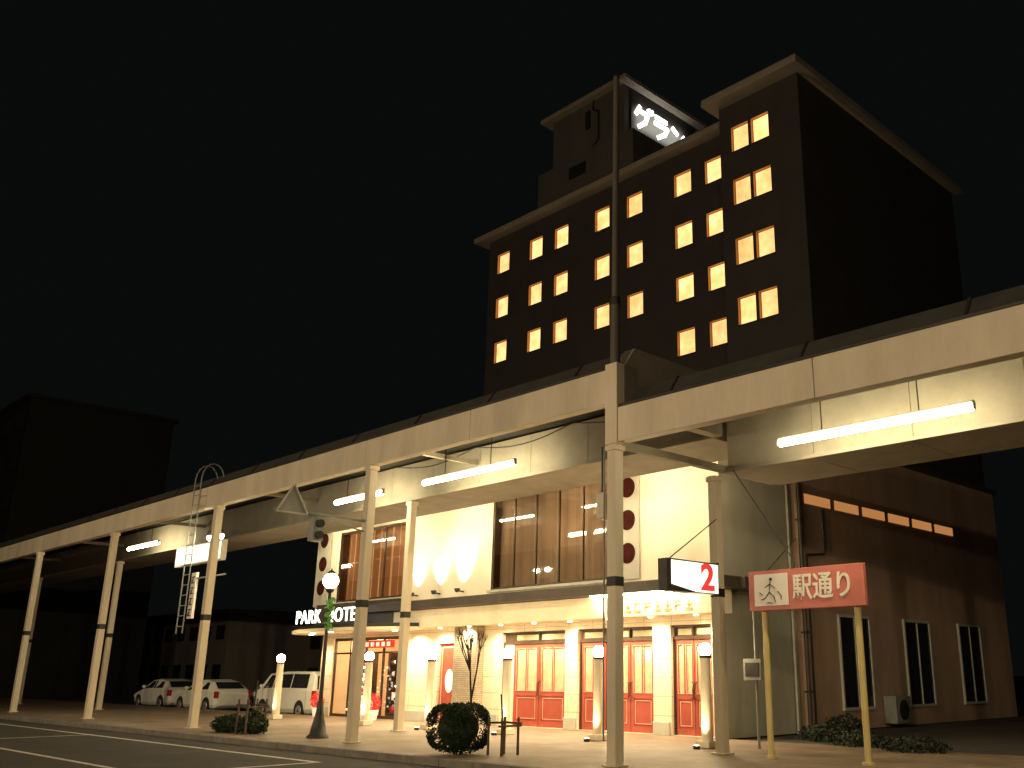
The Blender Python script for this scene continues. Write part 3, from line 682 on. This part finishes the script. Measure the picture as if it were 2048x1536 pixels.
for k in range(7):
    a_=k*.9; st.path([(-15.65+.06*math.cos(a_),12+.06*math.sin(a_),0),(-15.65+.3*math.cos(a_),12+.3*math.sin(a_),.4)],.018,'bark',6)
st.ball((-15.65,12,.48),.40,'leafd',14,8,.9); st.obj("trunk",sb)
tg=root("young_tree",(-17.1,13.4,0),"thin bare young tree standing behind the clipped shrub","tree")
tb=MB()
def branch(p,d,L,r,dep):
    q=p+d*L; tb.rod(p,q,r,r*.7,'bark',6,False)
    if dep==0: return
    for k in range(random.choice([2,3])):
        nd=(d+Vector((random.gauss(0,.24),random.gauss(0,.24),random.gauss(.2,.2)))).normalized(); branch(q,nd,L*random.uniform(.5,.75),r*.68,dep-1)
TX,TY=-17.1,13.4
branch(Vector((TX,TY,0)),Vector((.02,0,1)).normalized(),.95,.035,4)
tb.obj("trunk",tg)
fr2=root("wooden_tree_guard",(-15.0,12.5,0),"small weathered wooden guard frame beside the shrub","tree guard")
w=MB()
for p in((-15.1,12.3),(-14.7,12.3),(-14.7,12.7),(-15.1,12.7)): w.rod((p[0],p[1],0),(p[0],p[1],.68),.026,.024,'wood',8)
w.rod((-15.16,12.3,.58),(-14.62,12.3,.6),.02,.02,'wood',8).rod((-15.16,12.7,.58),(-14.62,12.7,.57),.02,.02,'wood',8).rod((-14.7,12.22,.53),(-14.7,12.78,.53),.02,.02,'wood',8)
w.path([(-14.9,12.5,0),(-14.93,12.5,.6),(-15.0,12.5,1.1)],.018,'bark')
w.obj("frame",fr2)
hb=root("low_shrub",(-25.3,12.3,0),"low scruffy dark shrubs with wooden stakes near kerb","shrub")
fo=foliage((-25.7,12.2,.18),(.7,.35,.25),1500,.05); f2=foliage((-24.7,12.35,.22),(.45,.35,.3),1100,.05)
fo.add(f2.v,f2.f,'leaf'); fo.obj("crown",hb,recalc=False)
w=MB()
for p in((-24.9,12.0),(-24.4,12.0),(-24.4,12.5),(-24.9,12.5)): w.rod((p[0],p[1],0),(p[0],p[1],.85),.03,.028,'wood',8)
w.rod((-25,12,.7),(-24.3,12,.7),.024,.024,'wood',8).rod((-25,12.5,.7),(-24.3,12.5,.7),.024,.024,'wood',8).rod((-24.4,11.9,.65),(-24.4,12.6,.65),.024,.024,'wood',8); w.rod((-24.65,12.25,0),(-24.6,12.3,1.3),.03,.02,'bark',8)
w.obj("support_frame",hb)
for (x,y,sx_,hh) in((-12.6,20.2,.6,.22),(-11.2,19.2,.7,.2),(-9.6,18.6,.7,.18),(-13.4,22.4,.5,.3)):
    o=foliage((x,y,hh*.6),(sx_,.45,hh),900,.05,'leafd').obj("ground_shrub",recalc=False,origin=(x,y,0)); tag(o,"low dark green planting beside the alley wall","shrub","low plants beside the alley")
def pot(x,y,mm):
    r=root("potted_plant",(x,y,0),"potted seasonal plant in pale pot at hotel entrance","potted plant","potted plants at the entrance")
    MB().lathe((x,y,0),[(.001,.002),(.12,.002),(.17,.3),(.19,.32),(.15,.32),(.13,.27),(.001,.27)],'ornw',16).obj("pot",r)
    foliage((x,y,.55),(.24,.24,.28),350,.05,mm).obj("foliage",r,recalc=False); return r
for x,mm in((-32.2,'redflower'),(-29.1,'ornw'),(-28.6,'redflower')): pot(x,18.4,mm)
gc=root("decorated_tree",(-29.9,18.75,0),"slim conical festive tree with red and white ornaments","christmas tree")
g=MB()
for i in range(900):
    t=random.random(); rr=.34*(1-t)+.04; an=random.uniform(0,6.28); p=Vector((-29.9+rr*math.cos(an),18.7+rr*math.sin(an),.25+1.55*t)); u=Vector((math.cos(an),math.sin(an),-.3))*.08; v_=Vector((-math.sin(an),math.cos(an),.2))*.025
    g.add([p-u,p+v_,p+u,p-v_],[(0,1,2,3)],'leaf')
g.obj("crown",gc,recalc=False)
g=MB()
for i in range(110):
    t=random.random(); rr=.38*(1-t)+.05; an=random.uniform(0,6.28); g.ball((-29.9+rr*math.cos(an),18.7+rr*math.sin(an),.3+1.5*t),.04,random.choice(['redflower','ornw','fairy']),8,6)
g.obj("ornaments",gc); MB().rod((-29.9,18.7,0),(-29.9,18.7,.35),.05,.04,'bark').obj("trunk",gc)

# ------------------------------------------------------------ vehicles
def vehicle(name,label,cat,secs,paint,side,wx,wr,loc,rot,shield,rear):
    r=root(name,(0,0,0),label,cat,"vehicles in the hotel car park")
    b=MB(); n=8
    def ring(s):
        x,zb,zl,zr,wb,wt=s
        return [(x,-wb*.9,zb),(x,-wb,zb+.18*(zl-zb)+.02),(x,-wb,zl),(x,-wt,zr),(x,wt,zr),(x,wb,zl),(x,wb,zb+.18*(zl-zb)+.02),(x,wb*.9,zb)]
    vs=[]; 
    for s in secs: vs+=ring(s)
    fs=[]
    for i in range(len(secs)-1):
        for k in range(n): fs.append((i*n+k,i*n+(k+1)%n,(i+1)*n+(k+1)%n,(i+1)*n+k))
    fs.append(tuple(range(n))); fs.append(tuple(range((len(secs)-1)*n+n-1,(len(secs)-1)*n-1,-1)))
    b.add(vs,fs,paint); bo=b.obj("body",r,bevel=.045)
    def lerp(a_,b_,t): return a_+(b_-a_)*t
    gl=MB()
    def at(x,t,sgn):
        for i in range(len(secs)-1):
            if secs[i][0]<=x<=secs[i+1][0]:
                q=(x-secs[i][0])/(secs[i+1][0]-secs[i][0]); s=[lerp(secs[i][k],secs[i+1][k],q) for k in range(6)]
                return (x,sgn*(lerp(s[4],s[5],t)+.008),lerp(s[2],s[3],t))
    for sgn in(-1,1):
        for xa,xb,xc,xd in side:
            gl.add([at(xa,.1,sgn),at(xb,.1,sgn),at(xd,.86,sgn),at(xc,.86,sgn)],[(0,1,2,3)],'cglass')
    for (i,jn) in(shield,rear):
        A=secs[i];B=secs[jn]; sg_=1 if i<jn else -1
        def pt(q,w): 
            s=[lerp(A[k],B[k],q) for k in range(6)]; return Vector((s[0]-.012*sg_,w*(s[5]-.06),s[3]+.014))
        gl.add([pt(.1,-1),pt(.1,1),pt(.92,1),pt(.92,-1)],[(0,1,2,3)],'cglass')
    gl.obj("window",r,recalc=False)
    wb=secs[3][4]
    for sx_ in wx:
        for sgn in(-1,1):
            y=sgn*(wb-.09)
            wo=MB().rod((sx_,y-.1,wr),(sx_,y+.1,wr),wr,wr,'tyre',24).obj("wheel",r,bevel=.02)
            MB().rod((sx_,y+sgn*.09,wr),(sx_,y+sgn*.115,wr),wr*.66,wr*.6,'rim',20).rod((sx_,y+sgn*.116,wr),(sx_,y+sgn*.13,wr),wr*.16,wr*.14,'dark',12).obj("rim",wo)
            MB().rod((sx_,sgn*(wb-.02),wr+.02),(sx_,sgn*(wb+.003),wr+.02),wr*1.18,wr*1.18,'black',24).obj("wheel_arch",r)
    f=secs[1]
    for sgn in(-1,1):
        MB().box(f[0]-.10,f[0]+.12,sgn*f[4]-.12*(sgn>0)*1-.16*(sgn>0),sgn*f[4]+.28*(sgn<0),f[2]-.2,f[2]-.04,'lens').obj("headlight",r,bevel=.02)
    e=secs[-2]
    for sgn in(-1,1): MB().box(e[0]-.02,secs[-1][0]+.01,min(sgn*e[4]*.84,sgn*e[4]*1.0),max(sgn*e[4]*.84,sgn*e[4]*1.0),e[2]-.3,e[2]-.02,'tail').obj("tail_light",r,bevel=.01)
    MB().box(secs[0][0]-.04,secs[0][0]+.2,-secs[0][4],secs[0][4],.28,.42,'dark').obj("bumper",r,bevel=.03)
    sm=MB()
    for xs_ in (side[0][0]+.02,side[0][1]+.03,side[-1][1]-.05):
        for sgn in(-1,1): sm.box(xs_-.006,xs_+.006,min(sgn*wb,sgn*(wb+.004)),max(sgn*wb,sgn*(wb+.004)),.42,secs[3][2]-.01,'dark')
    sm.obj("door_seam",r)
    for sgn in(-1,1): MB().box(side[0][0]+.02,side[0][0]+.14,min(sgn*(wb),sgn*(wb+.16)),max(sgn*wb,sgn*(wb+.16)),secs[3][2]+.06,secs[3][2]+.18,paint).obj("mirror",r,bevel=.02)
    r.location=loc; r.rotation_euler=(0,0,rot); return r
vansec=[(0,.3,.72,.76,.74,.68),(.1,.22,.98,1.0,.82,.76),(.42,.2,1.04,1.10,.85,.76),(1.05,.2,1.06,1.66,.85,.70),(2.4,.2,1.06,1.74,.85,.71),(4.3,.2,1.06,1.73,.85,.71),(4.6,.22,1.06,1.60,.84,.71),(4.7,.3,.98,1.02,.82,.74)]
carsec=[(0,.3,.55,.6,.68,.58),(.14,.2,.70,.74,.78,.68),(1.1,.18,.90,.95,.84,.72),(1.85,.18,.92,1.34,.84,.60),(2.7,.18,.94,1.40,.84,.60),(3.5,.18,.95,1.30,.83,.60),(4.1,.2,.93,.98,.80,.68),(4.3,.32,.78,.82,.72,.62)]
VZ=-.19
vehicle("parked_van","white passenger van parked beside the hotel corner","van",vansec,'white',[(.78,1.55,1.2,1.55),(1.62,2.95,1.62,2.95),(3.02,4.25,3.02,4.2)],(.85,3.75),.31,(-38.6,20.0,VZ),0,(2,3),(7,6))
vehicle("parked_car","white compact car with pale bodywork parked in the lot","car",carsec,'white',[(1.45,2.35,1.95,2.35),(2.42,3.5,2.42,3.3)],(.8,3.45),.3,(-46.6,20.1,VZ),0,(2,3),(6,5))
vehicle("parked_car","silver saloon car parked beside the white van","car",carsec,'silver',[(1.45,2.35,1.95,2.35),(2.42,3.5,2.42,3.3)],(.8,3.45),.3,(-45.8,22.9,VZ),.12,(2,3),(6,5))
vehicle("parked_car","white car standing further back in the lot","car",carsec,'white',[(1.45,2.35,1.95,2.35),(2.42,3.5,2.42,3.3)],(.8,3.45),.3,(-52.5,20.5,VZ),0,(2,3),(6,5))

# ------------------------------------------------------------ background buildings
def bgb(x0,x1,y0,y1,h,label,m,wins,name="apartment_block"):
    r=root(name,((x0+x1)/2,y0,0),label,"building")
    MB().box(x0,x1,y0,y1,-.31,h,m).box(x0-.3,x1+.3,y0-.3,y1+.3,h,h+.3,m).obj("wall",r)
    nx,nz=wins; 
    for i in range(nx):
        for k in range(nz):
            wx=x0+(x1-x0)*(i+.5)/nx; wz=(h)*(k+.5)/nz; a_=(x1-x0)/nx*.28
            MB().box(wx-a_,wx+a_,y0-.06,y0-.01,wz-.55,wz+.6,'bgwin').box(wx-a_-.06,wx+a_+.06,y0-.12,y0-.01,wz-.66,wz-.56,m).obj("window",r)
bgb(-96,-78,36,46,6.2,"dim tan low apartment block behind the car park",'bgwall',(7,2))
bgb(-76,-62,42,52,5.2,"dim two-storey house block behind the car park",'bgwall',(5,2))
bgb(-112,-82,20,31,22,"tall dark office block against the night sky",'bgdark',(9,7),"office_block")
bgb(-14,12,48,60,7,"dark low building at the end of the alley",'bgdark',(7,2),"low_building")

# ------------------------------------------------------------ street lights across the road
def slight(x,y,p):
    r=root("roadside_light",(x,y,-.1),"tall grey roadside light with warm lamp head over road","street light","roadside lights across the street")
    MB().rod((x,y,-.1),(x,y,7.1),.09,.06,'grey').path([(x,y,7.1),(x,y+.6,7.5),(x,y+1.4,7.55)],.04,'grey').obj("pole",r)
    MB().box(x-.15,x+.15,y+1.2,y+1.9,7.5,7.62,'grey').obj("lamp_head",r,bevel=.02)
    light('POINT',"roadside_lamp",(x,y+1.55,7.0),p,(1,.78,.50),.15,parent=r)
slight(-34,-11,5800); slight(-10,-11,5800); slight(12,-11,4000)

# ------------------------------------------------------------ world and camera
wd=bpy.data.worlds.new("World"); SC.world=wd; wd.use_nodes=True
bg=wd.node_tree.nodes['Background']; bg.inputs[0].default_value=(.0028,.0034,.0032,1); bg.inputs[1].default_value=1
ca=bpy.data.cameras.new("camera"); co=bpy.data.objects.new("camera",ca); COL.objects.link(co); SC.camera=co
co.location=(0,0,1.5); co.rotation_euler=(math.radians(90+16.9),0,math.radians(43.7))
ca.lens=33.4; ca.sensor_width=36; ca.shift_x=-.1006; ca.clip_end=2000
